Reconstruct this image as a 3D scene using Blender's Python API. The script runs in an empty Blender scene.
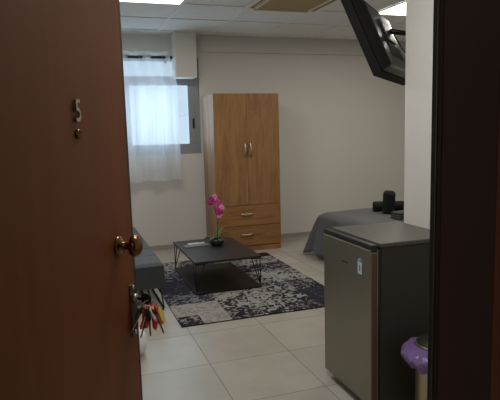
import bpy, bmesh, math, random
from mathutils import Vector, Matrix
random.seed(5)
PI = math.pi
S = bpy.context.scene
C = S.collection

# ---------------------------------------------------------------- camera
cam_data = bpy.data.cameras.new('camera')
cam = bpy.data.objects.new('camera', cam_data)
C.objects.link(cam)
cam_data.sensor_width = 36.0
cam_data.lens = 38.815
cam_data.clip_start = 0.02
_r = Vector((0.945421, -0.324764, -0.026597))
_u = Vector((0.066545, 0.112524, 0.991418))
_b = Vector((-0.318984, -0.939078, 0.127994))
cam.matrix_world = Matrix(((_r.x, _u.x, _b.x, 0.0), (_r.y, _u.y, _b.y, 0.0),
                           (_r.z, _u.z, _b.z, 1.4539), (0, 0, 0, 1)))
S.camera = cam

# ---------------------------------------------------------------- light and exposure
S.view_settings.view_transform = 'Standard'
S.view_settings.look = 'None'
S.view_settings.gamma = 1.0
S.view_settings.use_curve_mapping = False
S.view_settings.exposure = 0.72
world = bpy.data.worlds.new('overcast_sky')
S.world = world
world.use_nodes = True
wn = world.node_tree.nodes
wn['Background'].inputs[0].default_value = (0.72, 0.86, 1.0, 1)
wn['Background'].inputs[1].default_value = 0.62


def area(name, loc, size, power, color, rot=(0, 0, 0)):
    l = bpy.data.lights.new(name, 'AREA')
    l.shape = 'RECTANGLE'
    l.size, l.size_y = size
    l.energy = power
    l.color = color
    o = bpy.data.objects.new(name, l)
    o.location = loc
    o.rotation_euler = rot
    C.objects.link(o)
    return o


PANEL_E = 2.2
LAMP = (1.0, 0.93, 0.83)
# light of the ceiling panels (the panels themselves are built below at the same places)
area('panel_light_sofa', (0.788, 4.75, 2.595), (0.58, 0.58), 10.5, LAMP)
area('panel_light_bed', (3.428, 4.75, 2.595), (0.58, 0.58), 10.5, LAMP)
area('panel_light_door', (0.788, 2.11, 2.595), (0.58, 0.58), 9, (0.97, 0.97, 0.95))
# daylight entering by the window
area('window_daylight', (1.0, 6.90, 1.75), (1.1, 1.0), 9, (0.62, 0.80, 1.0), (-PI / 2, 0, 0))
# weak corridor lamp behind the viewer
area('corridor_lamp', (-0.9, -0.9, 2.55), (0.3, 0.3), 4, (1.0, 0.86, 0.7))


# ---------------------------------------------------------------- materials
def mat(name, col, rough=0.6, metal=0.0, spec=0.5, var=0.0, vscale=6.0, bump=0.0, bscale=60.0,
        emit=None, es=0.0, stretch=None, sheen=0.0, coat=0.0):
    m = bpy.data.materials.new(name)
    m.use_nodes = True
    nt = m.node_tree
    b = nt.nodes['Principled BSDF']
    b.inputs['Base Color'].default_value = (*col, 1)
    b.inputs['Roughness'].default_value = rough
    b.inputs['Metallic'].default_value = metal
    b.inputs['Specular IOR Level'].default_value = spec
    if sheen:
        b.inputs['Sheen Weight'].default_value = sheen
    if coat:
        b.inputs['Coat Weight'].default_value = coat
    if emit:
        b.inputs['Emission Color'].default_value = (*emit, 1)
        b.inputs['Emission Strength'].default_value = es
    tc = nt.nodes.new('ShaderNodeTexCoord')
    mp = nt.nodes.new('ShaderNodeMapping')
    nt.links.new(tc.outputs['Object'], mp.inputs[0])
    if stretch:
        mp.inputs['Scale'].default_value = stretch
    if var > 0:
        n = nt.nodes.new('ShaderNodeTexNoise')
        n.inputs['Scale'].default_value = vscale
        n.inputs['Detail'].default_value = 4
        nt.links.new(mp.outputs[0], n.inputs['Vector'])
        r = nt.nodes.new('ShaderNodeValToRGB')
        r.color_ramp.elements[0].position = 0.3
        r.color_ramp.elements[1].position = 0.7
        r.color_ramp.elements[0].color = (*[c * (1 - var) for c in col], 1)
        r.color_ramp.elements[1].color = (*[min(1, c * (1 + var)) for c in col], 1)
        nt.links.new(n.outputs[0], r.inputs[0])
        nt.links.new(r.outputs[0], b.inputs['Base Color'])
    if bump > 0:
        n2 = nt.nodes.new('ShaderNodeTexNoise')
        n2.inputs['Scale'].default_value = bscale
        n2.inputs['Detail'].default_value = 3
        nt.links.new(mp.outputs[0], n2.inputs['Vector'])
        bp = nt.nodes.new('ShaderNodeBump')
        bp.inputs['Strength'].default_value = bump
        bp.inputs['Distance'].default_value = 0.01
        nt.links.new(n2.outputs[0], bp.inputs['Height'])
        nt.links.new(bp.outputs[0], b.inputs['Normal'])
    return m


def mnode(nt, op, a, b=None, c=None):
    n = nt.nodes.new('ShaderNodeMath')
    n.operation = op
    for i, v in enumerate((a, b, c)):
        if v is None:
            continue
        if isinstance(v, (int, float)):
            n.inputs[i].default_value = v
        else:
            nt.links.new(v, n.inputs[i])
    return n.outputs[0]


def floor_material():
    m = mat('floor_tiles', (0.42, 0.40, 0.36), rough=0.33, spec=0.4)
    nt = m.node_tree
    b = nt.nodes['Principled BSDF']
    tc = nt.nodes.new('ShaderNodeTexCoord')
    sx = nt.nodes.new('ShaderNodeSeparateXYZ')
    nt.links.new(tc.outputs['Object'], sx.inputs[0])
    T = 0.53757
    fx = mnode(nt, 'DIVIDE', mnode(nt, 'SUBTRACT', sx.outputs[0], 0.7775 - 10 * T), T)
    fy = mnode(nt, 'DIVIDE', mnode(nt, 'SUBTRACT', sx.outputs[1], 3.1596 - 20 * T), T)
    w = 0.0052

    def edge(v):
        f = mnode(nt, 'FRACT', v)
        g = mnode(nt, 'MINIMUM', f, mnode(nt, 'SUBTRACT', 1.0, f))
        return mnode(nt, 'LESS_THAN', g, w)
    gr = mnode(nt, 'MAXIMUM', edge(fx), edge(fy))
    cmb = nt.nodes.new('ShaderNodeCombineXYZ')
    nt.links.new(mnode(nt, 'FLOOR', fx), cmb.inputs[0])
    nt.links.new(mnode(nt, 'FLOOR', fy), cmb.inputs[1])
    wn_ = nt.nodes.new('ShaderNodeTexWhiteNoise')
    wn_.noise_dimensions = '2D'
    nt.links.new(cmb.outputs[0], wn_.inputs['Vector'])
    no = nt.nodes.new('ShaderNodeTexNoise')
    no.inputs['Scale'].default_value = 5.0
    no.inputs['Detail'].default_value = 6
    nt.links.new(tc.outputs['Object'], no.inputs['Vector'])
    val = mnode(nt, 'ADD', mnode(nt, 'MULTIPLY', wn_.outputs['Value'], 0.25), mnode(nt, 'MULTIPLY', no.outputs[0], 0.75))
    r = nt.nodes.new('ShaderNodeValToRGB')
    r.color_ramp.elements[0].position = 0.25
    r.color_ramp.elements[1].position = 0.75
    r.color_ramp.elements[0].color = (0.335, 0.312, 0.270, 1)
    r.color_ramp.elements[1].color = (0.425, 0.400, 0.350, 1)
    nt.links.new(val, r.inputs[0])
    mx = nt.nodes.new('ShaderNodeMix')
    mx.data_type = 'RGBA'
    nt.links.new(gr, mx.inputs[0])
    nt.links.new(r.outputs[0], mx.inputs[6])
    mx.inputs[7].default_value = (0.20, 0.19, 0.17, 1)
    nt.links.new(mx.outputs[2], b.inputs['Base Color'])
    nt.links.new(mnode(nt, 'ADD', mnode(nt, 'MULTIPLY', gr, 0.4), 0.33), b.inputs['Roughness'])
    return m


def wood_material(name, c1, c2, grain, rough=0.45, scale=1.0, off=0.0):
    """oak grain; grain = axis index along which the fibres run"""
    m = bpy.data.materials.new(name)
    m.use_nodes = True
    nt = m.node_tree
    b = nt.nodes['Principled BSDF']
    b.inputs['Roughness'].default_value = rough
    tc = nt.nodes.new('ShaderNodeTexCoord')
    mp = nt.nodes.new('ShaderNodeMapping')
    sc = [9.0 * scale] * 3
    sc[grain] = 0.9 * scale
    mp.inputs['Scale'].default_value = sc
    mp.inputs['Location'].default_value = (off, off * 1.7, off * 0.6)
    nt.links.new(tc.outputs['Object'], mp.inputs[0])
    n = nt.nodes.new('ShaderNodeTexNoise')
    n.inputs['Scale'].default_value = 1.2
    n.inputs['Detail'].default_value = 6
    n.inputs['Distortion'].default_value = 1.4
    nt.links.new(mp.outputs[0], n.inputs['Vector'])
    n2 = nt.nodes.new('ShaderNodeTexNoise')
    n2.inputs['Scale'].default_value = 7.0
    n2.inputs['Detail'].default_value = 3
    nt.links.new(mp.outputs[0], n2.inputs['Vector'])
    v = mnode(nt, 'ADD', mnode(nt, 'MULTIPLY', n.outputs[0], 0.7), mnode(nt, 'MULTIPLY', n2.outputs[0], 0.3))
    r = nt.nodes.new('ShaderNodeValToRGB')
    r.color_ramp.elements[0].position = 0.36
    r.color_ramp.elements[1].position = 0.60
    r.color_ramp.elements[0].color = (*c2, 1)
    r.color_ramp.elements[1].color = (*c1, 1)
    nt.links.new(v, r.inputs[0])
    nt.links.new(r.outputs[0], b.inputs['Base Color'])
    return m


def pattern_material(name, light, dark, cover, scale, faint=1.0):
    """damask-like blotches woven into the rug"""
    m = bpy.data.materials.new(name)
    m.use_nodes = True
    nt = m.node_tree
    b = nt.nodes['Principled BSDF']
    b.inputs['Roughness'].default_value = 0.95
    b.inputs['Specular IOR Level'].default_value = 0.1
    tc = nt.nodes.new('ShaderNodeTexCoord')
    n = nt.nodes.new('ShaderNodeTexNoise')
    n.inputs['Scale'].default_value = scale
    n.inputs['Detail'].default_value = 2.5
    n.inputs['Distortion'].default_value = 1.6
    nt.links.new(tc.outputs['Object'], n.inputs['Vector'])
    r = nt.nodes.new('ShaderNodeValToRGB')
    r.color_ramp.elements[0].position = cover - 0.02
    r.color_ramp.elements[1].position = cover + 0.02
    r.color_ramp.elements[0].color = (*[d * faint + l * (1 - faint) for d, l in zip(dark, light)], 1)
    r.color_ramp.elements[1].color = (*light, 1)
    nt.links.new(n.outputs[0], r.inputs[0])
    nt.links.new(r.outputs[0], b.inputs['Base Color'])
    n2 = nt.nodes.new('ShaderNodeTexNoise')
    n2.inputs['Scale'].default_value = 260
    nt.links.new(tc.outputs['Object'], n2.inputs['Vector'])
    bp = nt.nodes.new('ShaderNodeBump')
    bp.inputs['Strength'].default_value = 0.4
    bp.inputs['Distance'].default_value = 0.004
    nt.links.new(n2.outputs[0], bp.inputs['Height'])
    nt.links.new(bp.outputs[0], b.inputs['Normal'])
    return m


def mix_shader_material(name, kind):
    m = bpy.data.materials.new(name)
    m.use_nodes = True
    nt = m.node_tree
    for n in list(nt.nodes):
        if n.type != 'OUTPUT_MATERIAL':
            nt.nodes.remove(n)
    out = [n for n in nt.nodes if n.type == 'OUTPUT_MATERIAL'][0]
    tr = nt.nodes.new('ShaderNodeBsdfTransparent')
    mx = nt.nodes.new('ShaderNodeMixShader')
    if kind == 'glass':
        gl = nt.nodes.new('ShaderNodeBsdfGlossy')
        gl.inputs['Roughness'].default_value = 0.02
        tr.inputs[0].default_value = (0.93, 0.97, 0.98, 1)
        mx.inputs[0].default_value = 0.07
        nt.links.new(tr.outputs[0], mx.inputs[1])
        nt.links.new(gl.outputs[0], mx.inputs[2])
    else:
        df = nt.nodes.new('ShaderNodeBsdfDiffuse')
        tl = nt.nodes.new('ShaderNodeBsdfTranslucent')
        df.inputs[0].default_value = (0.88, 0.89, 0.92, 1)
        tl.inputs[0].default_value = (0.86, 0.89, 0.95, 1)
        m2 = nt.nodes.new('ShaderNodeMixShader')
        m2.inputs[0].default_value = 0.5
        nt.links.new(df.outputs[0], m2.inputs[1])
        nt.links.new(tl.outputs[0], m2.inputs[2])
        mx.inputs[0].default_value = 0.53
        nt.links.new(tr.outputs[0], mx.inputs[1])
        nt.links.new(m2.outputs[0], mx.inputs[2])
    nt.links.new(mx.outputs[0], out.inputs[0])
    return m


M = {}
M['floor'] = floor_material()
M['wall'] = mat('plaster_white', (0.66, 0.64, 0.60), rough=0.85, spec=0.2, bump=0.05, bscale=90)
M['wall_band'] = mat('plaster_band', (0.63, 0.61, 0.57), rough=0.85, spec=0.2)
M['ceiling'] = mat('mineral_ceiling_tile', (0.86, 0.86, 0.84), rough=0.9, spec=0.1, var=0.03, vscale=40)
M['tbar'] = mat('ceiling_bar', (0.85, 0.85, 0.83), rough=0.6)
M['base'] = mat('baseboard_tile', (0.36, 0.33, 0.28), rough=0.4)
M['alu'] = mat('grey_aluminium', (0.30, 0.32, 0.33), rough=0.45, metal=0.3)
M['glass'] = mix_shader_material('window_glass', 'glass')
M['sheer'] = mix_shader_material('sheer_curtain', 'sheer')
M['rod'] = mat('curtain_rod_metal', (0.07, 0.06, 0.055), rough=0.4, metal=0.6)
M['ring'] = mat('grommet_metal', (0.35, 0.35, 0.36), rough=0.3, metal=0.9)
M['door'] = mat('door_veneer', (0.185, 0.056, 0.017), rough=0.45, spec=0.22, var=0.10, vscale=3.0, stretch=(6, 1, 0.6))
M['door_dark'] = mat('door_edge_strip', (0.018, 0.010, 0.008), rough=0.5)
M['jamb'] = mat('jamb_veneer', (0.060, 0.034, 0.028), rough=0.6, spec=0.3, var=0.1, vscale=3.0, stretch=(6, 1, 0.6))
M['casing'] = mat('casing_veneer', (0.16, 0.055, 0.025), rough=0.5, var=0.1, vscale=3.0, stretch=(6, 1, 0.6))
M['gasket'] = mat('black_gasket', (0.008, 0.008, 0.007), rough=0.5)
M['brass'] = mat('aged_brass', (0.17, 0.085, 0.035), rough=0.25, metal=1.0)
M['pewter'] = mat('worn_pewter', (0.40, 0.35, 0.29), rough=0.35, metal=1.0)
M['steel'] = mat('bright_steel', (0.62, 0.60, 0.57), rough=0.3, metal=1.0)
M['plate'] = mat('plate_bronze', (0.10, 0.06, 0.035), rough=0.4, metal=0.6)
M['panel'] = mat('light_panel', (0.9, 0.9, 0.88), emit=(1.0, 0.97, 0.90), es=PANEL_E)
M['white_plastic'] = mat('white_plastic', (0.66, 0.65, 0.62), rough=0.4)
M['white_gloss'] = mat('white_gloss_plastic', (0.80, 0.80, 0.78), rough=0.3)
M['ac_frame'] = mat('ac_cream_plastic', (0.86, 0.82, 0.70), rough=0.45)
M['ac_grille'] = mat('ac_yellowed_grille', (0.52, 0.40, 0.20), rough=0.5)
M['ac_dark'] = mat('ac_slot_dark', (0.09, 0.055, 0.03), rough=0.6)
M['black_metal'] = mat('black_wire', (0.012, 0.012, 0.013), rough=0.4, metal=0.3)
M['black_board'] = mat('black_board', (0.018, 0.017, 0.018), rough=0.38, spec=0.5, var=0.1, vscale=9)
M['black_under'] = mat('black_brown_board', (0.016, 0.013, 0.010), rough=0.6)
M['sofa'] = mat('charcoal_upholstery', (0.040, 0.047, 0.053), rough=0.75, sheen=0.2, bump=0.2, bscale=180, var=0.08, vscale=30)
M['bed'] = mat('grey_bedspread', (0.085, 0.088, 0.098), rough=0.9, sheen=0.2, var=0.08, vscale=25, bump=0.2, bscale=60)
M['black_cloth'] = mat('black_towel', (0.010, 0.010, 0.012), rough=0.95, bump=0.4, bscale=120)
M['grey_cloth'] = mat('grey_towel', (0.17, 0.17, 0.165), rough=0.95, bump=0.4, bscale=120)
M['dark_towel'] = mat('dark_grey_towel', (0.075, 0.077, 0.078), rough=0.95, bump=0.4, bscale=120)
M['fridge_door'] = mat('inox_door', (0.25, 0.235, 0.18), rough=0.36, metal=0.75, var=0.03, vscale=120, stretch=(1, 1, 0.02))
M['fridge_side'] = mat('fridge_dark_side', (0.042, 0.036, 0.028), rough=0.55, spec=0.4, bump=0.1, bscale=250)
M['fridge_top'] = mat('fridge_grey_top', (0.085, 0.078, 0.065), rough=0.3, spec=0.5)
M['fridge_trim'] = mat('fridge_trim_brown', (0.10, 0.062, 0.036), rough=0.4)
M['fridge_edge'] = mat('fridge_trim_light', (0.34, 0.30, 0.22), rough=0.35, metal=0.5)
M['dark_plastic'] = mat('dark_plastic', (0.012, 0.012, 0.012), rough=0.4)
M['sticker_blue'] = mat('sticker_blue', (0.06, 0.13, 0.17), rough=0.4)
M['sticker_white'] = mat('sticker_white', (0.55, 0.58, 0.60), rough=0.4)
M['bin_steel'] = mat('brushed_bin_steel', (0.50, 0.42, 0.30), rough=0.4, metal=0.85)
M['bin_lid'] = mat('dark_bin_lid', (0.045, 0.042, 0.03), rough=0.4, metal=0.4)
M['purple'] = mat('purple_bag_film', (0.21, 0.125, 0.32), rough=0.3, bump=1.0, bscale=35)
M['tv'] = mat('tv_black', (0.010, 0.010, 0.010), rough=0.6, spec=0.08)
M['tv_back'] = mat('tv_back_gloss', (0.012, 0.011, 0.010), rough=0.3, spec=0.22)
M['screen'] = mat('tv_screen', (0.006, 0.006, 0.007), rough=0.12)
M['petal'] = mat('orchid_petal', (0.62, 0.035, 0.28), rough=0.6, var=0.3, vscale=60)
M['petal_light'] = mat('orchid_petal_pale', (0.66, 0.22, 0.42), rough=0.6)
M['leaf'] = mat('orchid_leaf', (0.06, 0.12, 0.03), rough=0.45, var=0.3, vscale=20)
M['leaf_lime'] = mat('orchid_young_leaf', (0.16, 0.22, 0.05), rough=0.45)
M['pot'] = mat('dark_green_pot', (0.018, 0.026, 0.018), rough=0.2)
M['stem'] = mat('orchid_stem', (0.07, 0.08, 0.03), rough=0.6)
M['red'] = mat('red_key_tag', (0.75, 0.025, 0.015), rough=0.35)
M['green'] = mat('green_key_tag', (0.02, 0.07, 0.03), rough=0.4)
M['yellow'] = mat('yellow_key_tag', (0.50, 0.33, 0.05), rough=0.4)
M['paper'] = mat('notebook_cover', (0.16, 0.18, 0.17), rough=0.6)
M['oak_v'] = wood_material('oak_vertical', (0.325, 0.175, 0.066), (0.215, 0.103, 0.035), 2, scale=1.8, rough=0.5)
M['oak_h'] = wood_material('oak_horizontal', (0.325, 0.160, 0.055), (0.205, 0.090, 0.029), 0, off=3.0, scale=1.6, rough=0.5)
M['oak_side'] = wood_material('oak_side', (0.38, 0.24, 0.15), (0.25, 0.14, 0.08), 2, off=6.0, rough=0.65)
LT = (0.29, 0.28, 0.265)
DK = (0.020, 0.018, 0.024)
NV = (0.026, 0.026, 0.036)
M['rug_light'] = pattern_material('rug_light', (0.30, 0.285, 0.27), (0.17, 0.155, 0.145), 0.46, 13, 0.7)
M['rug_floral'] = pattern_material('rug_floral', LT, DK, 0.51, 15)
M['rug_dense'] = pattern_material('rug_dense_floral', (0.23, 0.21, 0.20), DK, 0.55, 19)
M['rug_pale'] = pattern_material('rug_pale_floral', LT, DK, 0.46, 17)
M['rug_navy'] = pattern_material('rug_navy', (0.10, 0.10, 0.12), NV, 0.62, 24)
M['rug_navy_floral'] = pattern_material('rug_navy_floral', (0.19, 0.18, 0.20), NV, 0.53, 18)
M['rug_black'] = pattern_material('rug_black', (0.02, 0.018, 0.018), (0.012, 0.011, 0.011), 0.5, 18)


# ---------------------------------------------------------------- mesh helpers
class MB:
    def __init__(self):
        self.bm = bmesh.new()

    def box(self, lo, hi, mi=0):
        x0, y0, z0 = lo
        x1, y1, z1 = hi
        v = [self.bm.verts.new(p) for p in ((x0, y0, z0), (x1, y0, z0), (x1, y1, z0), (x0, y1, z0),
                                            (x0, y0, z1), (x1, y0, z1), (x1, y1, z1), (x0, y1, z1))]
        for f in ((3, 2, 1, 0), (4, 5, 6, 7), (0, 1, 5, 4), (1, 2, 6, 5), (2, 3, 7, 6), (3, 0, 4, 7)):
            fc = self.bm.faces.new([v[i] for i in f])
            fc.material_index = mi
        return self

    def tube(self, pts, r, seg=8, caps=True, closed=False):
        pts = [Vector(p) for p in pts]
        n = len(pts)
        rs = r if isinstance(r, (list, tuple)) else [r] * n
        rings = []
        ref = None
        for i, p in enumerate(pts):
            if closed:
                d = pts[(i + 1) % n] - pts[i - 1]
            else:
                d = pts[min(i + 1, n - 1)] - pts[max(i - 1, 0)]
            d.normalize()
            if ref is None:
                ref = d.orthogonal().normalized()
            else:
                ref = (ref - d * ref.dot(d))
                ref = ref.normalized() if ref.length > 1e-6 else d.orthogonal().normalized()
            b = d.cross(ref)
            rings.append([self.bm.verts.new(p + (ref * math.cos(2 * PI * k / seg) + b * math.sin(2 * PI * k / seg)) * rs[i])
                          for k in range(seg)])
        m = n if closed else n - 1
        for i in range(m):
            a, b = rings[i], rings[(i + 1) % n]
            for k in range(seg):
                f = self.bm.faces.new((a[k], a[(k + 1) % seg], b[(k + 1) % seg], b[k]))
                f.smooth = True
        if caps and not closed:
            self.bm.faces.new(list(reversed(rings[0])))
            self.bm.faces.new(rings[-1])
        return self

    def lathe(self, prof, c=(0, 0, 0), axis='z', seg=28, fn=None):
        rings = []
        for (r, h) in prof:
            ring = []
            for k in range(seg):
                a = 2 * PI * k / seg
                rr, hh = (r, h) if fn is None else fn(r, h, a)
                x, y = rr * math.cos(a), rr * math.sin(a)
                p = {'z': (x, y, hh), 'y': (x, hh, y), 'x': (hh, x, y)}[axis]
                ring.append(self.bm.verts.new(Vector(c) + Vector(p)))
            rings.append(ring)
        for a, b in zip(rings, rings[1:]):
            for k in range(seg):
                f = self.bm.faces.new((a[k], a[(k + 1) % seg], b[(k + 1) % seg], b[k]))
                f.smooth = True
        if prof[0][0] > 1e-4:
            self.bm.faces.new(list(reversed(rings[0])))
        if prof[-1][0] > 1e-4:
            self.bm.faces.new(rings[-1])
        return self

    def grid(self, fn, nu, nv, smooth=True, thick=0.0):
        V = [[self.bm.verts.new(fn(i / nu, j / nv)) for j in range(nv + 1)] for i in range(nu + 1)]
        for i in range(nu):
            for j in range(nv):
                f = self.bm.faces.new((V[i][j], V[i + 1][j], V[i + 1][j + 1], V[i][j + 1]))
                f.smooth = smooth
        return self

    def prism(self, poly, z0, z1):
        a = [self.bm.verts.new((x, y, z0)) for x, y in poly]
        b = [self.bm.verts.new((x, y, z1)) for x, y in poly]
        self.bm.faces.new(list(reversed(a)))
        self.bm.faces.new(b)
        n = len(poly)
        for i in range(n):
            self.bm.faces.new((a[i], a[(i + 1) % n], b[(i + 1) % n], b[i]))
        return self

    def build(self, name, m, parent=None, bevel=0.0, loc=(0, 0, 0), solid=0.0, sub=0, segs=2, mats=None, rot=None):
        bmesh.ops.recalc_face_normals(self.bm, faces=self.bm.faces)
        me = bpy.data.meshes.new(name)
        self.bm.to_mesh(me)
        self.bm.free()
        for mm in (mats or [m]):
            me.materials.append(mm)
        o = bpy.data.objects.new(name, me)
        C.objects.link(o)
        o.location = loc
        if rot:
            o.rotation_euler = rot
        if parent:
            o.parent = parent
        if solid:
            s = o.modifiers.new('solid', 'SOLIDIFY')
            s.thickness = solid
            s.offset = 0
        if bevel:
            b = o.modifiers.new('bevel', 'BEVEL')
            b.width = bevel
            b.segments = segs
            b.limit_method = 'ANGLE'
        if sub:
            s = o.modifiers.new('sub', 'SUBSURF')
            s.levels = s.render_levels = sub
            for f in me.polygons:
                f.use_smooth = True
        return o


def box(lo, hi):
    return MB().box(lo, hi)


def tag(o, label, cat, group=None):
    o['label'] = label
    o['category'] = cat
    if group:
        o['group'] = group
    return o


def thing(name, label, cat, loc=(0, 0, 0), rotz=0.0, group=None, rot=None):
    o = bpy.data.objects.new(name, None)
    o.empty_display_size = 0.1
    C.objects.link(o)
    o.location = loc
    o.rotation_euler = rot if rot else (0, 0, rotz)
    return tag(o, label, cat, group)


def struct(o):
    o['kind'] = 'structure'
    return o


def plabel(o, label):
    o['label'] = label
    return o


# ---------------------------------------------------------------- room shell
YB = 6.652      # back wall face
XL = -0.40      # left wall face
XR = 4.78       # right wall face
HC = 2.624      # ceiling
XW = 1.88       # bathroom block, face towards the room
YC = 2.70       # bathroom block, face towards the bed
struct(box((-2.2, -1.7, -0.15), (XR + 0.2, YB + 0.2, 0.0)).build('floor', M['floor']))
cl = struct(box((-2.2, -1.7, HC + 0.006), (XR + 0.2, YB + 0.2, HC + 0.12)).build('ceiling', M['ceiling']))
# exposed bars of the tiled ceiling
g = MB()
T = 0.66
for k in range(-3, 7):
    x = 1.1177 + k * T
    if x > XL and x < XR:
        y0 = 0.84 if x < XW else YC
        g.box((x - 0.013, y0, HC - 0.002), (x + 0.013, YB, HC + 0.006))
for k in range(-8, 2):
    y = 5.7391 + k * T
    if y > 0.85:
        g.box((XL, y - 0.013, HC - 0.003), (XW if y < YC else XR, y + 0.013, HC + 0.005))
g.box((XL, YB - 0.02, HC - 0.003), (XR, YB, HC + 0.006))
struct(g.build('trim_1', M['tbar']))

WX0, WX1, WZ0, WZ1 = -0.02, 1.635, 1.185, 2.36
g = MB()
g.box((XL - 0.2, YB, 0), (WX0, YB + 0.2, HC))
g.box((WX1, YB, 0), (XR + 0.2, YB + 0.2, HC))
g.box((WX0, YB, 0), (WX1, YB + 0.2, WZ0))
g.box((WX0, YB, WZ1), (WX1, YB + 0.2, HC))
struct(g.build('wall_back', M['wall']))
struct(box((XL - 0.2, 0.82, 0), (XL, YB, HC)).build('wall_left', M['wall']))
struct(box((XR, YC, 0), (XR + 0.2, YB, HC)).build('wall_right', M['wall']))
struct(box((XW, 0.82, 0), (XR + 0.2, YC, HC)).build('wall_bathroom', M['wall']))
g = MB()
g.box((-2.2, 0.67, 0), (-0.31, 0.82, HC))
g.box((0.68, 0.67, 0), (XR + 0.2, 0.82, HC))
g.box((-0.31, 0.67, 2.11), (0.68, 0.82, HC))
struct(g.build('wall_entry', M['wall']))
# corridor behind the viewer
struct(box((-2.2, -1.7, 0), (XR, -1.55, HC)).build('wall_corridor', M['wall']))
struct(box((-2.2, -1.55, 0), (-2.05, 0.67, HC)).build('wall_corridor_left', M['wall']))
struct(box((3.2, -1.55, 0), (3.35, 0.67, HC)).build('wall_corridor_right', M['wall']))
# shallow band at the top of the back wall
struct(box((1.60, YB - 0.028, 2.428), (XR, YB, HC)).build('trim_2', M['wall_band'], bevel=0.004))
# boxed duct in the corner above the window
struct(box((1.300, 6.40, 2.10), (1.553, YB - 0.001, HC)).build('trim_3', M['wall'], bevel=0.004))
# baseboards
struct(box((XL, YB - 0.012, 0), (XR, YB, 0.055)).build('baseboard_back', M['base']))
struct(box((XL, 0.82, 0), (XL + 0.012, YB - 0.012, 0.055)).build('baseboard_left', M['base']))
struct(box((XR - 0.012, YC, 0), (XR, YB - 0.012, 0.055)).build('baseboard_right', M['base']))
struct(box((XW - 0.012, 0.82, 0), (XW, YC, 0.055)).build('baseboard_bathroom', M['base']))

# window
win = bpy.data.objects.new('window_1', None)
C.objects.link(win)
win.location = (0, YB + 0.02, 0)
struct(win)
g = MB()
fw = 0.055
g.box((WX0, 0, WZ0), (WX1, 0.07, WZ0 + 0.06))
g.box((WX0, 0, WZ1 - 0.05), (WX1, 0.07, WZ1))
g.box((WX0, 0, WZ0 + 0.06), (WX0 + fw, 0.07, WZ1 - 0.05))
g.box((WX1 - fw, 0, WZ0 + 0.06), (WX1, 0.07, WZ1 - 0.05))
g.box((WX0 + fw, 0, 2.075), (WX1 - fw, 0.07, 2.135))
g.build('window_frame', M['alu'], win, bevel=0.004)
# two lower sashes and the upper fixed light
for (a, b, yy) in ((WX0 + fw, 0.775, 0.03), (0.715, WX1 - fw, 0.004)):
    s = MB()
    z0, z1 = WZ0 + 0.06, 2.075
    t = 0.066
    tr = 0.092 if b > 1 else t
    s.box((a, yy, z0), (b, yy + 0.03, z0 + t)).box((a, yy, z1 - t + 0.015), (b, yy + 0.03, z1))
    s.box((a, yy, z0 + t), (a + t, yy + 0.03, z1 - t + 0.015)).box((b - tr, yy, z0 + t), (b, yy + 0.03, z1 - t + 0.015))
    so = s.build('window_sash', M['alu'], win, bevel=0.003)
    MB().box((a + t, yy + 0.012, z0 + t), (b - tr, yy + 0.018, z1 - t + 0.015)).build('window_pane', M['glass'], so)
MB().box((WX0 + fw, 0.03, 2.135), (WX1 - fw, 0.036, WZ1 - 0.05)).build('window_pane', M['glass'], win)
MB().box((WX1 - 0.10, -0.014, 1.50), (WX1 - 0.075, 0.004, 1.62)).build('window_latch', M['dark_plastic'], win, bevel=0.003)

# ---------------------------------------------------------------- entry door and its frame
dr = bpy.data.objects.new('door_1', None)
C.objects.link(dr)
# the heavy leaf sags a little on its hinges
DOOR_M = Matrix.Translation((-0.254, 0.850, 0.0)) @ Matrix.Rotation(math.radians(60), 4, 'Z') @ Matrix.Rotation(math.radians(-0.45), 4, 'Y')
dr.matrix_basis = DOOR_M
struct(dr)
W = 0.868
MB().box((0.0, 0.0, 0.012), (W - 0.012, 0.042, 2.055)).build('leaf', M['door'], dr, bevel=0.002)
MB().box((W - 0.012, 0.0005, 0.012), (W - 0.001, 0.0415, 2.055)).build('edge_strip', M['door_dark'], dr)
for z in (0.25, 1.05, 1.85):
    MB().tube([(0.0, 0.047, z - 0.05), (0.0, 0.047, z + 0.05)], 0.008).build('hinge', M['steel'], dr)
# knob on the outer face
kx, kz = W - 0.106, 1.142
k = MB()
k.lathe([(0.0, 0.0), (0.028, 0.0), (0.028, -0.004), (0.022, -0.009), (0.012, -0.011), (0.0105, -0.030),
         (0.013, -0.036), (0.026, -0.040), (0.030, -0.047), (0.030, -0.054), (0.025, -0.062), (0.012, -0.067),
         (0.0, -0.068)], (kx, 0, kz), 'y', 32)
k.build('door_knob', M['brass'], dr)
# lock plate with its cylinder
px, pz = W - 0.036, 0.935
pl = MB().box((px - 0.019, -0.004, pz - 0.078), (px + 0.019, 0.0, pz + 0.078)).build('lock_plate', M['plate'], dr, bevel=0.003)
MB().lathe([(0.0, 0.0), (0.006, 0.0), (0.006, -0.003), (0.0, -0.004)], (px, -0.004, pz + 0.068), 'y', 12).build('screw', M['steel'], pl)
MB().lathe([(0.0, 0.0), (0.006, 0.0), (0.006, -0.003), (0.0, -0.004)], (px, -0.004, pz - 0.068), 'y', 12).build('screw', M['steel'], pl)
MB().lathe([(0.0, 0.0), (0.015, 0.0), (0.014, -0.012), (0.0, -0.013)], (px, -0.004, pz + 0.034), 'y', 20).build('lock_cylinder', M['pewter'], pl)
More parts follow.
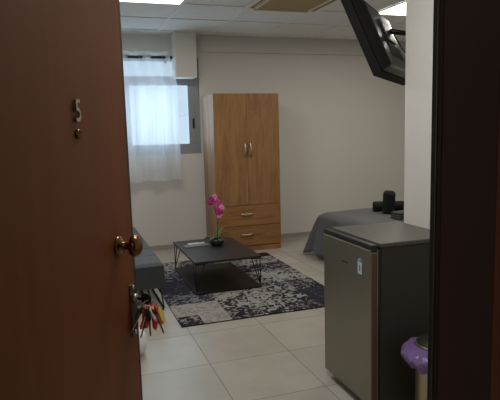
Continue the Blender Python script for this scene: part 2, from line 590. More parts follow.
# room number and door viewer
fc = bpy.data.curves.new('five', 'FONT')
fc.body = '5'
fc.size = 0.074
fc.extrude = 0.002
fc.bevel_depth = 0.0004
fc.align_x = 'CENTER'
fo = bpy.data.objects.new('five', fc)
C.objects.link(fo)
dg = bpy.context.evaluated_depsgraph_get()
me = bpy.data.meshes.new_from_object(fo.evaluated_get(dg))
bpy.data.objects.remove(fo)
me.materials.clear()
me.materials.append(M['pewter'])
num = bpy.data.objects.new('number_five', me)
C.objects.link(num)
num.parent = dr
num.rotation_euler = (PI / 2, 0, 0)
num.scale = (0.78, 1, 1)
num.location = (W - 0.286, -0.0045, 1.481)
MB().lathe([(0.0, 0.0), (0.011, 0.0), (0.012, -0.004), (0.008, -0.008), (0.006, -0.006), (0.0, -0.005)],
           (W - 0.286, 0, 1.452), 'y', 20).build('door_viewer', M['brass'], dr)

fr = bpy.data.objects.new('door_2', None)
C.objects.link(fr)
fr.location = (0.636, 0.67, 0)
struct(fr)
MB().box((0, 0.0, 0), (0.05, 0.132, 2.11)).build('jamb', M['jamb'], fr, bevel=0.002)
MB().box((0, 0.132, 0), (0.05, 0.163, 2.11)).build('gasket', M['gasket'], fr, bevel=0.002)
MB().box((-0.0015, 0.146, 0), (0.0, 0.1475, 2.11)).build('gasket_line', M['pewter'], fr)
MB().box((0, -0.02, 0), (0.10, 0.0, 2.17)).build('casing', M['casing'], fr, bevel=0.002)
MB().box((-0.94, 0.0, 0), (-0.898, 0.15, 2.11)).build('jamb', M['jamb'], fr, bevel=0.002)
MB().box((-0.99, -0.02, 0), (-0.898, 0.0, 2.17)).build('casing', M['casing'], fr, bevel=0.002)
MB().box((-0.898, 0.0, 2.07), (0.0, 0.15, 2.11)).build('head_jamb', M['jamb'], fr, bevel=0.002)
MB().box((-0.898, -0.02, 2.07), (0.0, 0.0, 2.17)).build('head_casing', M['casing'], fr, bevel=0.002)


# ---------------------------------------------------------------- bunch of keys hanging in the lock
def door_pt(x, y, z):
    return DOOR_M @ Vector((x, y, z))


kroot = door_pt(px, -0.012, pz + 0.034)
kt = thing('key_bunch', 'bunch of keys with red and yellow tags hanging from the key in the door lock', 'keys',
           kroot, math.radians(60))
kt.scale = (1.12, 1.12, 1.12)
k = MB().box((-0.0015, -0.016, -0.004), (0.0015, 0.000, 0.004))
k.lathe([(0.0, -0.0018), (0.0145, -0.0018), (0.0145, 0.0018), (0.0, 0.0018)], (0, -0.028, 0.0), 'x', 20)
k.build('lock_key', M['dark_plastic'], kt, bevel=0.0008)
ring = [(0.0, -0.036 + 0.002 * math.cos(a) - 0.004, -0.024 + 0.020 * math.sin(a)) for a in [2 * PI * i / 24 for i in range(24)]]
ring = [(0.012 * math.cos(2 * PI * i / 24), -0.036 - 0.016 * math.cos(2 * PI * i / 24), -0.020 + 0.017 * math.sin(2 * PI * i / 24)) for i in range(24)]
MB().tube(ring, 0.0013, 6, closed=True).build('key_ring', M['steel'], kt)


def key_piece(kind, ang_y, ang_x, L, m, name, dx=0.0, dy=0.0):
    """flat pieces fanned out below the ring"""
    b = MB()
    if kind == 'tag':
        b.prism([(-0.007, 0), (0.007, 0), (0.0105, -0.012), (0.0105, -L), (0.007, -L - 0.006), (-0.007, -L - 0.006), (-0.012, -L), (-0.012, -0.012)], -0.0022, 0.0022)
    elif kind == 'key':
        b.lathe([(0.0, -0.0012), (0.0115, -0.0012), (0.0115, 0.0012), (0.0, 0.0012)], (0, -0.010, 0), 'z', 16)
        pts = [(-0.0035, -0.018), (0.0035, -0.018), (0.0035, -L), (0.0, -L - 0.004), (-0.0035, -L + 0.004),
               (-0.0015, -L + 0.008), (-0.0035, -L + 0.012), (-0.002, -L + 0.016), (-0.0035, -L + 0.020)]
        b.prism(pts, -0.001, 0.001)
    else:
        b.lathe([(0.0, 0.0), (0.006, -0.002), (0.013, -0.018), (0.0165, -0.036), (0.015, -0.050), (0.009, -0.060), (0.0, -0.063)], (0, 0, 0), 'y', 20)
    rm = Matrix.Rotation(ang_y * 0.62 + 0.14, 4, 'X') @ Matrix.Rotation(ang_x, 4, 'Y') @ Matrix.Rotation(PI / 2, 4, 'X') @ Matrix.Rotation(0.0, 4, 'Z')
    o = b.build(name, m, kt, bevel=0.0006 if kind == 'tag' else 0)
    # local: pieces lie in XY with -Y = down; turn -Y to -Z
    o.matrix_basis = Matrix.Translation((dx, -0.036 + dy, -0.022)) @ rm
    return o


key_piece('tag', 0.12, -0.30, 0.058, M['red'], 'key_tag', dy=0.012)
key_piece('tag', -0.05, 0.35, 0.052, M['red'], 'key_tag', dx=0.008, dy=0.002)
key_piece('tag', -0.50, 0.25, 0.050, M['red'], 'key_tag', dy=-0.010)
key_piece('tag', -0.72, -0.15, 0.044, M['red'], 'key_tag', dx=0.006, dy=-0.016)
key_piece('key', -1.05, 0.35, 0.070, M['brass'], 'key', dy=-0.012)
key_piece('key', 0.50, 0.35, 0.074, M['brass'], 'key', dy=0.014)
key_piece('key', -0.22, -0.45, 0.082, M['plate'], 'key')
key_piece('key', 0.02, 0.60, 0.080, M['plate'], 'key', dx=0.004)
key_piece('key', -0.60, 0.50, 0.070, M['plate'], 'key', dx=-0.004)
key_piece('tag', 0.45, 0.25, 0.030, M['green'], 'key_tag', dy=0.020)
key_piece('tag', 0.25, -0.15, 0.026, M['green'], 'key_tag', dx=-0.006, dy=0.026)
key_piece('tag', -0.95, 0.35, 0.034, M['yellow'], 'key_tag', dy=-0.026)
key_piece('tag', -1.25, 0.40, 0.036, M['white_plastic'], 'key_tag', dy=-0.004)
key_piece('tag', 0.30, 0.15, 0.060, M['red'], 'key_tag', dx=0.012, dy=0.006)
key_piece('tag', -0.35, -0.35, 0.054, M['red'], 'key_tag', dx=0.014, dy=-0.004)
key_piece('key', 0.25, -0.25, 0.074, M['plate'], 'key', dx=0.016, dy=0.016)
key_piece('tag', -0.62, 0.0, 0.030, M['green'], 'key_tag', dx=-0.010, dy=0.006)
jar = thing('round_container', 'white rounded plastic container on the floor just behind the door edge', 'container', (0.345, 3.48, 0))
MB().lathe([(0.0, 0.0), (0.045, 0.0), (0.070, 0.020), (0.086, 0.060), (0.090, 0.100), (0.082, 0.140), (0.066, 0.166), (0.0, 0.168)], (0, 0, 0), 'z', 36).build('body', M['white_gloss'], jar)
MB().lathe([(0.060, 0.1685), (0.062, 0.1690), (0.060, 0.175), (0.0, 0.178)], (0, 0, 0), 'z', 36).build('lid', M['white_gloss'], jar)


# ---------------------------------------------------------------- ceiling fixtures
def light_panel(name, x, y, label):
    t = thing(name, label, 'ceiling light', (x, y, HC - 0.004), group='square lit ceiling panels')
    g = MB()
    h = 0.315
    w = 0.018
    g.box((-h, -h, -0.006), (h, -h + w, 0.002)).box((-h, h - w, -0.006), (h, h, 0.002))
    g.box((-h, -h + w, -0.006), (-h + w, h - w, 0.002)).box((h - w, -h + w, -0.006), (h, h - w, 0.002))
    g.build('frame', M['white_plastic'], t)
    MB().box((-h + w, -h + w, -0.004), (h - w, h - w, 0.002)).build('diffuser', M['panel'], t)
    return t


light_panel('ceiling_light', 0.788, 4.749, 'square lit ceiling panel in front of the window, left of the air conditioner')
light_panel('ceiling_light', 3.428, 4.749, 'square lit ceiling panel behind the television, right of the air conditioner')
light_panel('ceiling_light', 0.788, 2.109, 'square lit ceiling panel above the open door')

ac = thing('air_conditioner', 'cream ceiling cassette air conditioner with a yellowed grille between the two lights', 'air conditioner', (2.10, 4.755, HC - 0.004))
A = 0.385
g = MB()
z0, z1 = -0.012, 0.0
i1, i2 = 0.345, 0.270
# outer rim and inner rim leave four air slots
for (a, b) in ((A, i1), (i2 + 0.018, i2)):
    g.box((-a, -a, z0), (a, -b, z1)).box((-a, b, z0), (a, a, z1)).box((-a, -b, z0), (-b, b, z1)).box((b, -b, z0), (a, b, z1))
for sx in (-1, 1):
    for sy in (-1, 1):
        xa, xb = sorted((sx * (i2 + 0.018), sx * i1))
        ya, yb = sorted((sy * (i2 + 0.018), sy * i1))
        g.box((xa, ya, z0), (xb, yb, z1))
g.build('panel_frame', M['ac_frame'], ac)
MB().box((-i1, -i1, -0.004), (i1, i1, -0.001)).build('slot_backing', M['ac_dark'], ac)
for d in range(4):
    g = MB()
    g.grid(lambda u, v: Vector(((u - 0.5) * 0.50, i2 + 0.024 + v * 0.026, -0.011 + v * 0.006)), 1, 1, smooth=False)
    g.build('air_louvre', M['ac_grille'], ac, solid=0.003, rot=(0, 0, d * PI / 2))
g = MB()
g.box((-i2, -i2, -0.011), (i2, i2, -0.005))
for i in range(18):
    y = -i2 + 0.015 + i * 0.0305
    g.box((-i2 + 0.02, y, -0.015), (i2 - 0.02, y + 0.014, -0.011))
g.build('intake_grille', M['ac_grille'], ac)

# ---------------------------------------------------------------- curtain and its rod
rod = thing('curtain_rod', 'dark metal curtain rod with a round end cap above the window', 'curtain rod', (0.0, 6.50, 2.335))
MB().tube([(-0.30, 0, 0), (1.250, 0, 0)], 0.018, 16).build('pole', M['rod'], rod)
MB().lathe([(0.0, 0.0), (0.018, 0.0), (0.022, 0.008), (0.022, 0.026), (0.017, 0.034), (0.0, 0.036)], (1.248, 0, 0), 'x', 20).build('end_cap', M['rod'], rod)
for x in (-0.22, 1.225):
    MB().box((x - 0.006, -0.006, -0.016), (x + 0.006, YB - 6.50 - 0.004, -0.006)).box((x - 0.014, YB - 6.50 - 0.006, -0.05), (x + 0.014, YB - 6.50 - 0.001, 0.03)).build('bracket', M['rod'], rod)
cur = thing('curtain', 'sheer white curtain hanging on rings in front of the window', 'curtain', (0, 6.50, 0))
XT0, XT1, XB0, XB1 = -0.25, 1.225, -0.27, 1.325


def curt(u, v):
    # u across, v down
    e = min(1.0, v * 4)
    x = (XT0 + (XT1 - XT0) * u) * (1 - e) + (XB0 + (XB1 - XB0) * u) * e + 0.006 * math.sin(9 * u + 5 * v)
    ph = 2 * PI * u * 5.5
    y = 0.040 * math.cos(ph) * (1 - 0.35 * v) + 0.012 * v * math.sin(ph * 2.6 + 1.0) + 0.006 * v * math.sin(ph * 5 + 2)
    z = 2.400 - v * (2.400 - 0.880) + 0.010 * math.sin(ph) * v
    return Vector((x, y - 0.0, z))


MB().grid(curt, 160, 40).build('curtain_cloth', M['sheer'], cur)
for i in range(11):
    u = (i + 0.5) / 11
    x = XT0 + (XT1 - XT0) * u
    pts = [(x + 0.004 * math.sin(a), 0.026 * math.cos(a), 2.335 + 0.026 * math.sin(a)) for a in [2 * PI * j / 20 for j in range(20)]]
    MB().tube(pts, 0.004, 6, closed=True).build('grommet', M['ring'], cur)

# ---------------------------------------------------------------- wardrobe
wx0, wx1, wy0, wy1, wh = 1.645, 2.457, 6.077, 6.600, 1.884
wr = thing('wardrobe', 'oak two-door wardrobe with two drawers against the back wall', 'wardrobe', (wx0, wy0, 0))
Wd, Dp = wx1 - wx0, wy1 - wy0
g = MB()
g.box((0, 0.02, 0), (0.018, Dp, wh)).box((Wd - 0.018, 0.02, 0), (Wd, Dp, wh))
g.box((0.018, 0.02, wh - 0.018), (Wd - 0.018, Dp, wh)).box((0.018, 0.02, 0.06), (Wd - 0.018, Dp, 0.078))
g.box((0.018, Dp - 0.008, 0.078), (Wd - 0.018, Dp, wh - 0.018)).box((0.018, 0.022, 0.552), (Wd - 0.018, Dp - 0.01, 0.568))
g.build('body', M['oak_side'], wr, bevel=0.001)
MB().box((0.0, 0.006, 0.0), (Wd, 0.0195, 0.058)).build('plinth', M['oak_h'], wr, bevel=0.001)


def bow_handle(parent, c, L, vertical):
    pts = []
    for i in range(13):
        a = i / 12
        s = (a - 0.5) * L
        out = -0.004 - 0.024 * (math.sin(PI * a) ** 0.6 if 0 < a < 1 else 0)
        pts.append((c[0], c[1] + out, c[2] + s) if vertical else (c[0] + s, c[1] + out, c[2]))
    rr = [0.0095] + [0.0085] * 11 + [0.0095]
    return MB().tube(pts, rr, 8).build('handle', M['steel'], parent)


mid = Wd / 2
for sx, (a, b) in ((-1, (0.0, mid - 0.0015)), (1, (mid + 0.0015, Wd))):
    d = MB().box((a, 0.0, 0.566), (b, 0.018, wh)).build('door', M['oak_v'], wr, bevel=0.0015)
    bow_handle(d, (mid + sx * 0.036, 0, 1.225), 0.165, True)
for (z0, z1) in ((0.318, 0.560), (0.070, 0.312)):
    d = MB().box((0.0, 0.0, z0), (Wd, 0.018, z1)).build('drawer', M['oak_h'], wr, bevel=0.0015)
    bow_handle(d, (mid - 0.03, 0, (z0 + z1) / 2 + 0.02), 0.145, False)

# ---------------------------------------------------------------- rug
rx0, rx1, ry0, ry1 = 0.742, 2.19, 3.855, 5.90
names = ['rug_light', 'rug_floral', 'rug_dense', 'rug_pale', 'rug_navy', 'rug_navy_floral', 'rug_black']
xs = [rx0, 0.92, 1.145, 1.42, 1.66, 1.92, rx1]
ys = [ry0, 4.06, 4.36, 4.70, 5.12, 5.42, 5.72, ry1]
lay = [  # rows from near (door) to far, columns from sofa side to bed side
    [2, 0, 2, 1, 2, 4],
    [0, 0, 1, 3, 1, 4],
    [5, 5, 3, 3, 1, 2],
    [4, 4, 1, 1, 3, 3],
    [5, 5, 2, 1, 2, 2],
    [5, 3, 2, 3, 3, 3],
    [3, 3, 1, 3, 3, 6]]
g = MB()
nx, ny = len(xs), len(ys)
top = [[g.bm.verts.new((x, y, 0.009)) for y in ys] for x in xs]
bot = [[g.bm.verts.new((x, y, 0.0005)) for y in ys] for x in xs]
for i in range(nx - 1):
    for j in range(ny - 1):
        f = g.bm.faces.new((top[i][j], top[i + 1][j], top[i + 1][j + 1], top[i][j + 1]))
        f.material_index = lay[j][i]
        g.bm.faces.new((bot[i][j], bot[i][j + 1], bot[i + 1][j + 1], bot[i + 1][j])).material_index = 6
for i in range(nx - 1):
    for j in (0, ny - 1):
        g.bm.faces.new((top[i][j], top[i + 1][j], bot[i + 1][j], bot[i][j])).material_index = 6
for j in range(ny - 1):
    for i in (0, nx - 1):
        g.bm.faces.new((top[i][j], top[i][j + 1], bot[i][j + 1], bot[i][j])).material_index = 6
tag(g.build('rug', None, mats=[M[n] for n in names]),
    'patchwork rug of grey, cream and dark floral squares under the coffee table', 'rug')

# ---------------------------------------------------------------- coffee table
tx0, tx1, ty0, ty1, th = 1.020, 1.650, 4.570, 5.57, 0.308
ct = thing('coffee_table', 'low black coffee table with wire legs standing on the rug', 'coffee table', (tx0, ty0, 0.009))
tw, tl = tx1 - tx0, ty1 - ty0
MB().box((0, 0, th - 0.030), (tw, tl, th - 0.009)).build('tabletop', M['black_board'], ct, bevel=0.002)
MB().box((0.0, 0.0, 0.0005), (tw, tl, 0.014)).build('base_board', M['black_under'], ct, bevel=0.002)
for (cx_, cy_, sx, sy) in ((0, 0, 1, 1), (tw, 0, -1, 1), (tw, tl, -1, -1), (0, tl, 1, -1)):
    g = MB()
    x, y = cx_ + sx * 0.012, cy_ + sy * 0.012
    zt = th - 0.031
    zb = 0.018
    r = 0.0045
    g.tube([(x, y, zb), (x, y + sy * 0.0, zt)], r, 8)
    g.tube([(x, y, zb + 0.004), (x, y + sy * 0.12, zt)], r, 8)
    g.tube([(x, y, zb + 0.004), (x + sx * 0.08, y, zt)], r, 8)
    g.tube([(x, y + sy * 0.12, zt - 0.004), (x, y, zt - 0.004), (x + sx * 0.08, y, zt - 0.004)], r, 8)
    g.build('leg', M['black_metal'], ct)

# things on the table
tz = th + 0.0002
nb = tag(MB().box((-0.125, -0.052, 0), (0.125, 0.052, 0.010)).build('notebook', M['paper'], loc=(1.195, 5.25, tz), rot=(0, 0, 0.10), bevel=0.002),
         'thin grey-green notebook lying on the coffee table under a white remote', 'notebook')
rm = thing('remote_control', 'white remote control lying on the notebook on the coffee table', 'remote control', (1.20, 5.27, tz + 0.0102), 0.14)
MB().box((-0.085, -0.024, 0), (0.085, 0.024, 0.018)).build('case', M['white_plastic'], rm, bevel=0.006, segs=3)
MB().box((0.020, -0.017, 0.0178), (0.070, 0.017, 0.0190)).build('display', M['paper'], rm)
for i in range(4):
    MB().box((-0.070 + 0.022 * i, -0.008, 0.0178), (-0.058 + 0.022 * i, 0.008, 0.0200)).build('button', M['alu'], rm, bevel=0.001)

oc = thing('potted_orchid', 'pink orchid in a dark round pot on the coffee table', 'potted plant', (1.400, 5.20, tz))
MB().lathe([(0.0, 0.0), (0.045, 0.0), (0.060, 0.010), (0.072, 0.032), (0.074, 0.050), (0.068, 0.066), (0.064, 0.064),
            (0.064, 0.055), (0.0, 0.052)], (0, 0, 0), 'z', 28).build('pot', M['pot'], oc)
st = [(0.004, 0.0, 0.050), (0.010, -0.004, 0.14), (0.010, -0.01, 0.24), (-0.002, -0.012, 0.33), (-0.016, -0.014, 0.42), (-0.022, -0.016, 0.47)]
MB().tube(st, [0.004, 0.0035, 0.003, 0.0028, 0.0025, 0.002], 6).build('stem', M['stem'], oc)


def leaf(az, L, w, rise, droop, m):
    ca, sa = math.cos(az), math.sin(az)

    def f(u, v):
        s = (v - 0.5) * 2
        ww = w * (math.sin(PI * min(1, 0.12 + 0.88 * u)) ** 0.7)
        d = 0.01 + L * u
        z = 0.055 + rise * math.sin(u * PI * 0.5) - droop * u * u + 0.012 * abs(s)
        lx, ly = d, s * ww
        return Vector((lx * ca - ly * sa, lx * sa + ly * ca, z))
    return MB().grid(f, 10, 4).build('leaf', m, oc, solid=0.002)


leaf(0.35, 0.085, 0.020, 0.13, 0.03, M['leaf_lime'])
leaf(-0.3, 0.10, 0.022, 0.09, 0.03, M['leaf'])
leaf(2.6, 0.12, 0.020, 0.05, 0.05, M['leaf'])
leaf(1.0, 0.085, 0.020, 0.11, 0.02, M['leaf'])
leaf(3.7, 0.09, 0.020, 0.05, 0.05, M['leaf'])
rnd = random.Random(11)
spots = [(-0.045, 0.51), (-0.010, 0.52), (-0.030, 0.485), (-0.055, 0.475), (0.010, 0.48), (0.030, 0.455), (-0.008, 0.45),
         (0.020, 0.425), (0.042, 0.415), (-0.004, 0.405), (0.030, 0.385), (0.008, 0.370), (0.036, 0.350), (0.020, 0.335)]
for (fx_, fz_) in spots:
    fx_, fz_ = fx_ * 1.15 + 0.004, fz_ - 0.030
    fy_ = -0.016 + rnd.uniform(-0.03, 0.03)
    yaw, pit = rnd.uniform(-0.7, 0.5), rnd.uniform(-0.4, 0.4)
    rmx = Matrix.Translation((fx_, fy_, fz_)) @ Matrix.Rotation(yaw, 4, 'Z') @ Matrix.Rotation(pit, 4, 'X')
    b = MB()
    for p in range(5):
        a0 = 2 * PI * p / 5 + PI / 2 + rnd.uniform(-.1, .1)
        L, ww = (0.036, 0.0165) if p % 2 else (0.033, 0.013)

        def f(u, v, a0=a0, L=L, ww=ww):
            s = (v - 0.5) * 2
            w_ = ww * math.sin(PI * min(1.0, 0.08 + 0.92 * u)) ** 0.6
            x, z = u * L, s * w_
            q = Vector((x * math.cos(a0) - z * math.sin(a0), -0.006 * math.sin(u * PI) - 0.003 * abs(s), x * math.sin(a0) + z * math.cos(a0)))
            return q
        b.grid(f, 6, 4)
    o = b.build('flower', M['petal'] if rnd.random() < 0.75 else M['petal_light'], oc, solid=0.0012)
    o.matrix_basis = rmx
    l = MB().lathe([(0.0, -0.008), (0.004, -0.006), (0.006, 0.0), (0.003, 0.004), (0.0, 0.005)], (0, -0.006, 0), 'y', 10).build('flower_lip', M['petal_light'], o)

# ---------------------------------------------------------------- sofa bed
sf = thing('sofa_bed', 'charcoal tufted sofa bed on wire sled legs along the left wall behind the door', 'sofa', (-0.36, 4.36, 0))
SL, SD, SZ0, SZ1 = 1.92, 1.075, 0.178, 0.384


def sofa_pad(x0, x1, z0, z1, name):
    nu, nv = 44, 72
    b = MB()

    def f(u, v):
        x, y = x0 + (x1 - x0) * u, SL * v
        ex = min(u, 1 - u) * (x1 - x0)
        ey = min(v, 1 - v) * SL
        e = 0.028
        z = z1 - 0.020 * (max(0, 1 - ex / e) ** 2.2 + max(0, 1 - ey / e) ** 2.2)
        for k in range(1, 6):
            z -= 0.012 * math.exp(-((y - k * SL / 6) / 0.014) ** 2)
        for k in range(1, 3):
            z -= 0.010 * math.exp(-((x - x0 - k * (x1 - x0) / 3) / 0.014) ** 2)
        return Vector((x, y, z))
    b.grid(f, nu, nv)
    b.box((x0, 0, z0), (x1, SL, z1 - 0.0205))
    return b.build(name, M['sofa'], sf)


sofa_pad(0.16, SD, SZ0, SZ1, 'seat')
g = MB().box((0.0, 0, SZ0), (0.155, SL, 0.78))
g.build('backrest', M['sofa'], sf, bevel=0.03, segs=4)
for (xa, xb) in ((SD - 0.125, SD - 0.02), (0.05, 0.155)):
    for (ya, yb) in ((-0.045, 0.62), (SL + 0.045, SL - 0.62)):
        sg = 1 if yb > ya else -1
        g = MB()
        for x in (xa, xb):
            g.tube([(x, yb + sg * 0.02, SZ0 - 0.002), (x, yb, 0.02), (x, yb - sg * 0.03, 0.008), (x, ya + sg * 0.03, 0.008)], 0.006, 8)
            g.tube([(x, ya + sg * 0.20, SZ0 - 0.002), (x, ya + sg * 0.035, 0.030), (x, ya + sg * 0.03, 0.008)], 0.006, 8)
        g.tube([(xa, ya + sg * 0.03, 0.008), (xa + 0.01, ya + sg * 0.006, 0.008), (xa + 0.03, ya, 0.008), (xb - 0.03, ya, 0.008), (xb - 0.01, ya + sg * 0.006, 0.008), (xb, ya + sg * 0.03, 0.008)], 0.006, 8)
        g.build('leg', M['black_metal'], sf)

# ---------------------------------------------------------------- bed
bx0, bx1, by0, by1, bh = 2.70, 4.72, 4.12, 5.52, 0.515
bd = thing('bed', 'bed under a plain grey bedspread standing beyond the fridge', 'bed', (bx0, by0, 0))
BW, BL = bx1 - bx0, by1 - by0
MB().box((0.10, 0.08, 0.12), (BW - 0.03, BL - 0.08, 0.28)).build('bed_base', M['dark_plastic'], bd, bevel=0.01)
MB().box((0.04, 0.03, 0.281), (BW - 0.03, BL - 0.03, bh - 0.012)).build('mattress', M['grey_cloth'], bd, bevel=0.04, segs=4)
for (x, y) in ((0.16, 0.14), (BW - 0.16, 0.14), (0.16, BL - 0.14), (BW - 0.16, BL - 0.14)):
    MB().tube([(x, y, 0.0), (x, y, 0.12)], [0.02, 0.03], 12).build('leg', M['dark_plastic'], bd)
MB().box((BW - 0.026, -0.02, 0.05), (BW + 0.02, BL + 0.02, 0.95)).build('headboard', M['dark_plastic'], bd, bevel=0.01)


def spread(u, v):
    # u along the bed from the foot, v across; skirts hang at the foot and at both sides
    S_, F_ = 0.50, 0.50
    px_ = -F_ + (BW - 0.03 + F_) * u
    py_ = -S_ + (BL + 2 * S_) * v
    dx = max(0.0, -px_)
    dy = max(0.0, -py_, py_ - BL)
    sgn = -1 if py_ < 0 else 1
    cx_ = max(0.0, px_)
    cy_ = min(max(py_, 0.0), BL)
    d = math.hypot(dx, dy)
    if d < 1e-6:
        x, y, z = cx_, cy_, bh
        e = min(cx_ , cy_, BL - cy_)
        z -= 0.045 * max(0, 1 - e / 0.10) ** 2
        z += 0.004 * math.sin(7 * cx_ + 3 * cy_)
        return Vector((x, y, z))
    ux, uy = dx / d, dy / d
    drop = max(dx, dy) if min(dx, dy) > 0 else d
    drop = min(drop, bh - 0.055 - 0.045)
    t = drop / 0.45
    fl = 0.03 * t ** 0.5 + 0.16 * t
    corner = 2 * ux * uy
    wav = 0.018 * t * math.sin((cx_ if dy > dx else cy_) * 16 + 1.0) * (1 - corner)
    out = fl * (0.55 + 0.55 * corner) + wav
    x = cx_ - ux * out
    y = cy_ + sgn * uy * out
    z = bh - 0.045 - drop - 0.030 * corner * t
    return Vector((x, y, z))


MB().grid(spread, 90, 90).build('bedspread', M['bed'], bd, solid=0.006)


def rolled_towel(name, label, loc, r, L, rot, m):
    t = thing(name, label, 'towel', loc, rot=rot)
    b = MB()
    # spiral roll, seen at its ends
    n = 64
    turns = 3.2
    prof = []
    for i in range(n + 1):
        a = i / n * turns * 2 * PI
        rr = 0.012 + (r - 0.012) * i / n
        prof.append((rr * math.cos(a), rr * math.sin(a)))
    b.grid(lambda u, v: Vector((prof[round(u * n)][0], prof[round(u * n)][1], (v - 0.5) * L)), n, 8)
    b.build('roll', m, t, solid=0.012)
    c = MB().lathe([(0.0, -L / 2 + 0.01), (r * 0.93, -L / 2 + 0.006), (r * 0.97, -L / 2 + 0.02), (r * 0.97, L / 2 - 0.02), (r * 0.93, L / 2 + 0.004), (r * 0.7, L / 2 + 0.02), (0.0, L / 2 + 0.026)], (0, 0, 0), 'z', 24)
    c.build('core', m, t)
    return t


rolled_towel('rolled_towel', 'black rolled towel lying on its side on the grey bed', (3.36, 5.12, bh + 0.066), 0.055, 0.33, (0, PI / 2, -0.35), M['black_cloth'])
rolled_towel('rolled_towel', 'black rolled towel standing upright in front of the lying towel', (3.275, 4.985, bh + 0.122), 0.066, 0.22, (0.03, 0.05, 0), M['black_cloth'])
gt = MB()
for i, (hx, hy) in enumerate(((0.11, 0.08), (0.105, 0.077), (0.10, 0.074))):
    gt.box((-hx, -hy, i * 0.024), (hx, hy, i * 0.024 + 0.022))
tag(gt.build('folded_towel', M['dark_towel'], loc=(3.24, 4.66, bh + 0.006), bevel=0.009, segs=3, rot=(0, 0, 0.1)),
    'folded grey towel on the bed at the corner of the white wall', 'towel')

# ---------------------------------------------------------------- fridge
fx0, fy0, fy1, fh = 1.376, 2.240, 2.752, 0.888
fg = thing('mini_fridge', 'small metallic grey fridge standing against the white wall', 'fridge', (fx0, fy0, 0))
FW, FD = fy1 - fy0, 1.872 - fx0
MB().box((0.056, 0.004, 0.03), (FD, FW - 0.004, fh - 0.022)).build('body', M['fridge_side'], fg, bevel=0.004)
MB().box((0.050, 0.0, fh - 0.021), (FD, FW, fh)).build('top_panel', M['fridge_top'], fg, bevel=0.004)
d = MB().box((0.0, 0.0, 0.045), (0.034, FW, fh - 0.040)).build('door', M['fridge_door'], fg, bevel=0.005, segs=3)
MB().box((0.0, 0.0, fh - 0.0385), (0.034, FW, fh - 0.004)).build('door_cap', M['dark_plastic'], d, bevel=0.004)
MB().box((-0.003, 0.004, fh - 0.0385), (0.0005, FW - 0.004, fh - 0.031)).build('handle', M['fridge_edge'], d, bevel=0.001)
MB().box((0.0345, 0.004, 0.045), (0.0405, FW - 0.004, fh - 0.030)).build('door_liner', M['fridge_edge'], d)
MB().box((0.041, 0.007, 0.050), (0.055, FW - 0.007, fh - 0.030)).build('door_gasket', M['dark_plastic'], d)
MB().box((0.003, -0.0025, 0.050), (0.033, -0.0003, fh - 0.045)).build('side_strip', M['fridge_trim'], d)
# small worn brand strip and the energy sticker on the door
MB().box((-0.0012, 0.235, fh - 0.146), (-0.0002, 0.300, fh - 0.139)).build('brand_strip', M['dark_plastic'], d)
g = MB().lathe([(0.0, -0.0006), (0.034, -0.0006), (0.034, -0.0001), (0.0, -0.0001)], (0, 0.108, fh - 0.135), 'x', 28,)
for v in g.bm.verts:
    v.co.z = fh - 0.135 + (v.co.z - (fh - 0.135)) * 1.35
s1 = g.build('sticker', M['sticker_blue'], d)
MB().box((-0.0010, 0.088, fh - 0.172), (-0.0007, 0.128, fh - 0.110)).build('sticker_print', M['sticker_white'], s1)
MB().box((-0.0014, 0.103, fh - 0.155), (-0.0011, 0.111, fh - 0.125)).build('sticker_mark', M['dark_plastic'], s1)
for (x, y) in ((0.09, 0.05), (0.09, FW - 0.05), (FD - 0.06, 0.05), (FD - 0.06, FW - 0.05)):
    MB().tube([(x, y, 0), (x, y, 0.031)], 0.018, 14).build('foot', M['dark_plastic'], fg)

# ---------------------------------------------------------------- pedal bin with its bag
bn = thing('pedal_bin', 'small round metal bin with a dark lid beside the fridge', 'bin', (1.632, 2.06, 0))
MB().lathe([(0.0, 0.004), (0.098, 0.004), (0.101, 0.012), (0.101, 0.405), (0.098, 0.412), (0.094, 0.412), (0.094, 0.03), (0.0, 0.03)], (0, 0, 0), 'z', 40).build('body', M['bin_steel'], bn)
MB().lathe([(0.103, 0.0), (0.106, 0.003), (0.106, 0.016), (0.1015, 0.020), (0.1015, 0.001)], (0, 0, 0), 'z', 40).build('base_ring', M['dark_plastic'], bn)
lid = MB().lathe([(0.0, 0.457), (0.04, 0.454), (0.07, 0.445), (0.090, 0.432), (0.099, 0.421), (0.100, 0.4185), (0.0, 0.4185)], (0, 0, 0), 'z', 40).build('lid', M['bin_lid'], bn)
MB().lathe([(0.0995, 0.414), (0.104, 0.414), (0.105, 0.418), (0.1025, 0.423), (0.0995, 0.420)], (0, 0, 0), 'z', 40).build('rim', M['bin_steel'], bn)
MB().box((-0.025, -0.150, 0.006), (0.025, -0.101, 0.014)).build('pedal', M['dark_plastic'], bn, bevel=0.003)
rb = random.Random(3)
wob = [(rb.uniform(-1, 1), rb.uniform(0, 6.28)) for _ in range(14)]


def bag_pt(u, v):
    """film folded out over the rim, hanging lower and wider on the side towards the door"""
    a = 2 * PI * u
    side = (0.5 + 0.5 * math.cos(a - math.radians(195))) ** 1.5
    w = sum(c * math.sin((i + 3) * a + p + 3.0 * v) for i, (c, p) in enumerate(wob)) / 7.0
    w2 = sum(c * math.cos((2 * i + 5) * a + p * 2 - 4.0 * v) for i, (c, p) in enumerate(wob)) / 7.0
    drop = 0.058 + 0.030 * side + 0.016 * w2
    out = 0.006 + math.sin(PI * min(1.0, 0.10 + v * 0.75)) * (0.012 + 0.050 * side) + 0.022 * v * (w + 0.4) + 0.014 * abs(w2) * v
    return Vector((math.cos(a) * (0.1065 + out * min(1, v * 5)), math.sin(a) * (0.1065 + out * min(1, v * 5)), 0.413 - drop * v + 0.008 * math.sin(PI * v) * (1 + w)))


b_ = MB().grid(bag_pt, 144, 14)
bag = tag(b_.build('bin_bag', M['purple'], loc=(1.632, 2.06, 0), solid=0.0012),
          'purple plastic bag folded over the rim of the bin', 'bag')

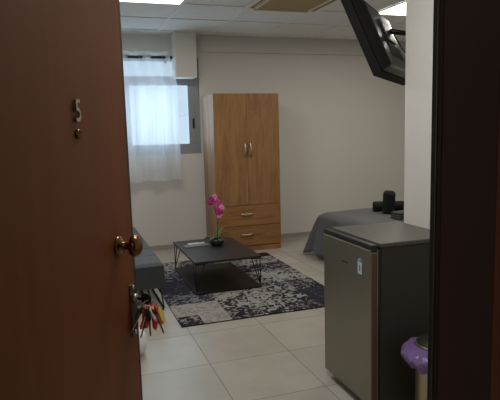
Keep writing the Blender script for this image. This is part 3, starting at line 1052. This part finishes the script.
# ---------------------------------------------------------------- television on its arm
tv_az = math.radians(45)     # plane direction measured from +y towards +x
tilt = math.radians(23.5)
tv = thing('television', 'black flat television tilted downwards, high up by the white wall corner', 'television', (0, 0, 0))
# local x = along the screen (near end positive), y = away from the screen (back), z = up
ex = -Vector((math.sin(tv_az), math.cos(tv_az), 0))
nb_ = Vector((math.cos(tv_az), -math.sin(tv_az), 0))        # horizontal direction of the back
ez = Vector((0, 0, 1)) * math.cos(tilt) - nb_ * math.sin(tilt)
ey = ez.cross(ex)
tvm = Matrix(((ex.x, ey.x, ez.x), (ex.y, ey.y, ez.y), (ex.z, ey.z, ez.z)))
tv.rotation_euler = tvm.to_euler()
hw, hh = 0.46, 0.285
tv.location = Vector((1.735, 2.755, 1.757)) - ex * hw + ez * hh
MB().box((-hw, -0.030, -hh), (hw, 0.022, hh)).build('bezel', M['tv'], tv, bevel=0.006, segs=3)
MB().box((-hw + 0.03, -0.0315, -hh + 0.035), (hw - 0.03, -0.0302, hh - 0.03)).build('screen', M['screen'], tv)
g = MB()
# tapered back shell
lo = [(-hw + 0.02, 0.0222, -hh + 0.01), (hw - 0.02, 0.0222, -hh + 0.01), (hw - 0.02, 0.0222, hh - 0.02), (-hw + 0.02, 0.0222, hh - 0.02)]
hi = [(-hw + 0.10, 0.075, -hh + 0.03), (hw - 0.10, 0.075, -hh + 0.03), (hw - 0.12, 0.075, hh - 0.13), (-hw + 0.12, 0.075, hh - 0.13)]
va = [g.bm.verts.new(p) for p in lo]
vb = [g.bm.verts.new(p) for p in hi]
g.bm.faces.new(va)
g.bm.faces.new(vb)
for i in range(4):
    g.bm.faces.new((va[i], va[(i + 1) % 4], vb[(i + 1) % 4], vb[i]))
sh = g.build('back_shell', M['tv_back'], tv, bevel=0.012, segs=3)
g = MB()
for i in range(9):
    g.box((-0.20 + i * 0.045, 0.0752, -0.17), (-0.175 + i * 0.045, 0.078, -0.08))
g.build('vent', M['tv'], sh)
MB().box((-0.12, 0.0754, -0.06), (0.12, 0.088, 0.09)).build('mount_plate', M['black_metal'], tv, bevel=0.003)
for (x, z) in ((0.34, -0.19), (0.28, -0.21)):
    MB().lathe([(0.0, 0.0), (0.006, 0.0), (0.006, 0.004), (0.0, 0.005)], (x, 0.055, z), 'y', 10).build('port', M['alu'], sh)
arm = thing('wall_bracket', 'black television wall arm reaching out from behind the white wall corner', 'bracket', (2.62, 2.70, 2.04))
pm = tv.location + tvm @ Vector((-0.05, 0.092, 0.02)) - arm.location
MB().box((-0.06, 0.0, -0.12), (0.06, 0.012, 0.12)).build('wall_plate', M['black_metal'], arm, bevel=0.002)
MB().tube([(0, 0.012, 0.0), (0.02, 0.20, 0.0), (-0.12, 0.38, 0.01)], 0.018, 10).build('arm', M['black_metal'], arm)
MB().tube([(-0.12, 0.38, 0.01), (pm.x * 0.7 - 0.03, 0.42 * 0.5 + pm.y * 0.5, 0.02), tuple(pm)], 0.017, 10).build('arm', M['black_metal'], arm)
MB().tube([(-0.12, 0.38, -0.03), (-0.12, 0.38, 0.05)], 0.024, 14).build('joint', M['black_metal'], arm)
cb = MB()
p0 = pm + Vector((0.02, -0.01, -0.02))
cb.tube([tuple(p0), tuple(p0 + Vector((0.03, -0.05, -0.10))), tuple(p0 + Vector((0.10, -0.10, -0.20))), tuple(p0 + Vector((0.2, -0.2, -0.16))), (-0.02, 0.14, -0.10), (0.0, 0.014, -0.10)], 0.005, 6)
cb.build('cable', M['dark_plastic'], arm)
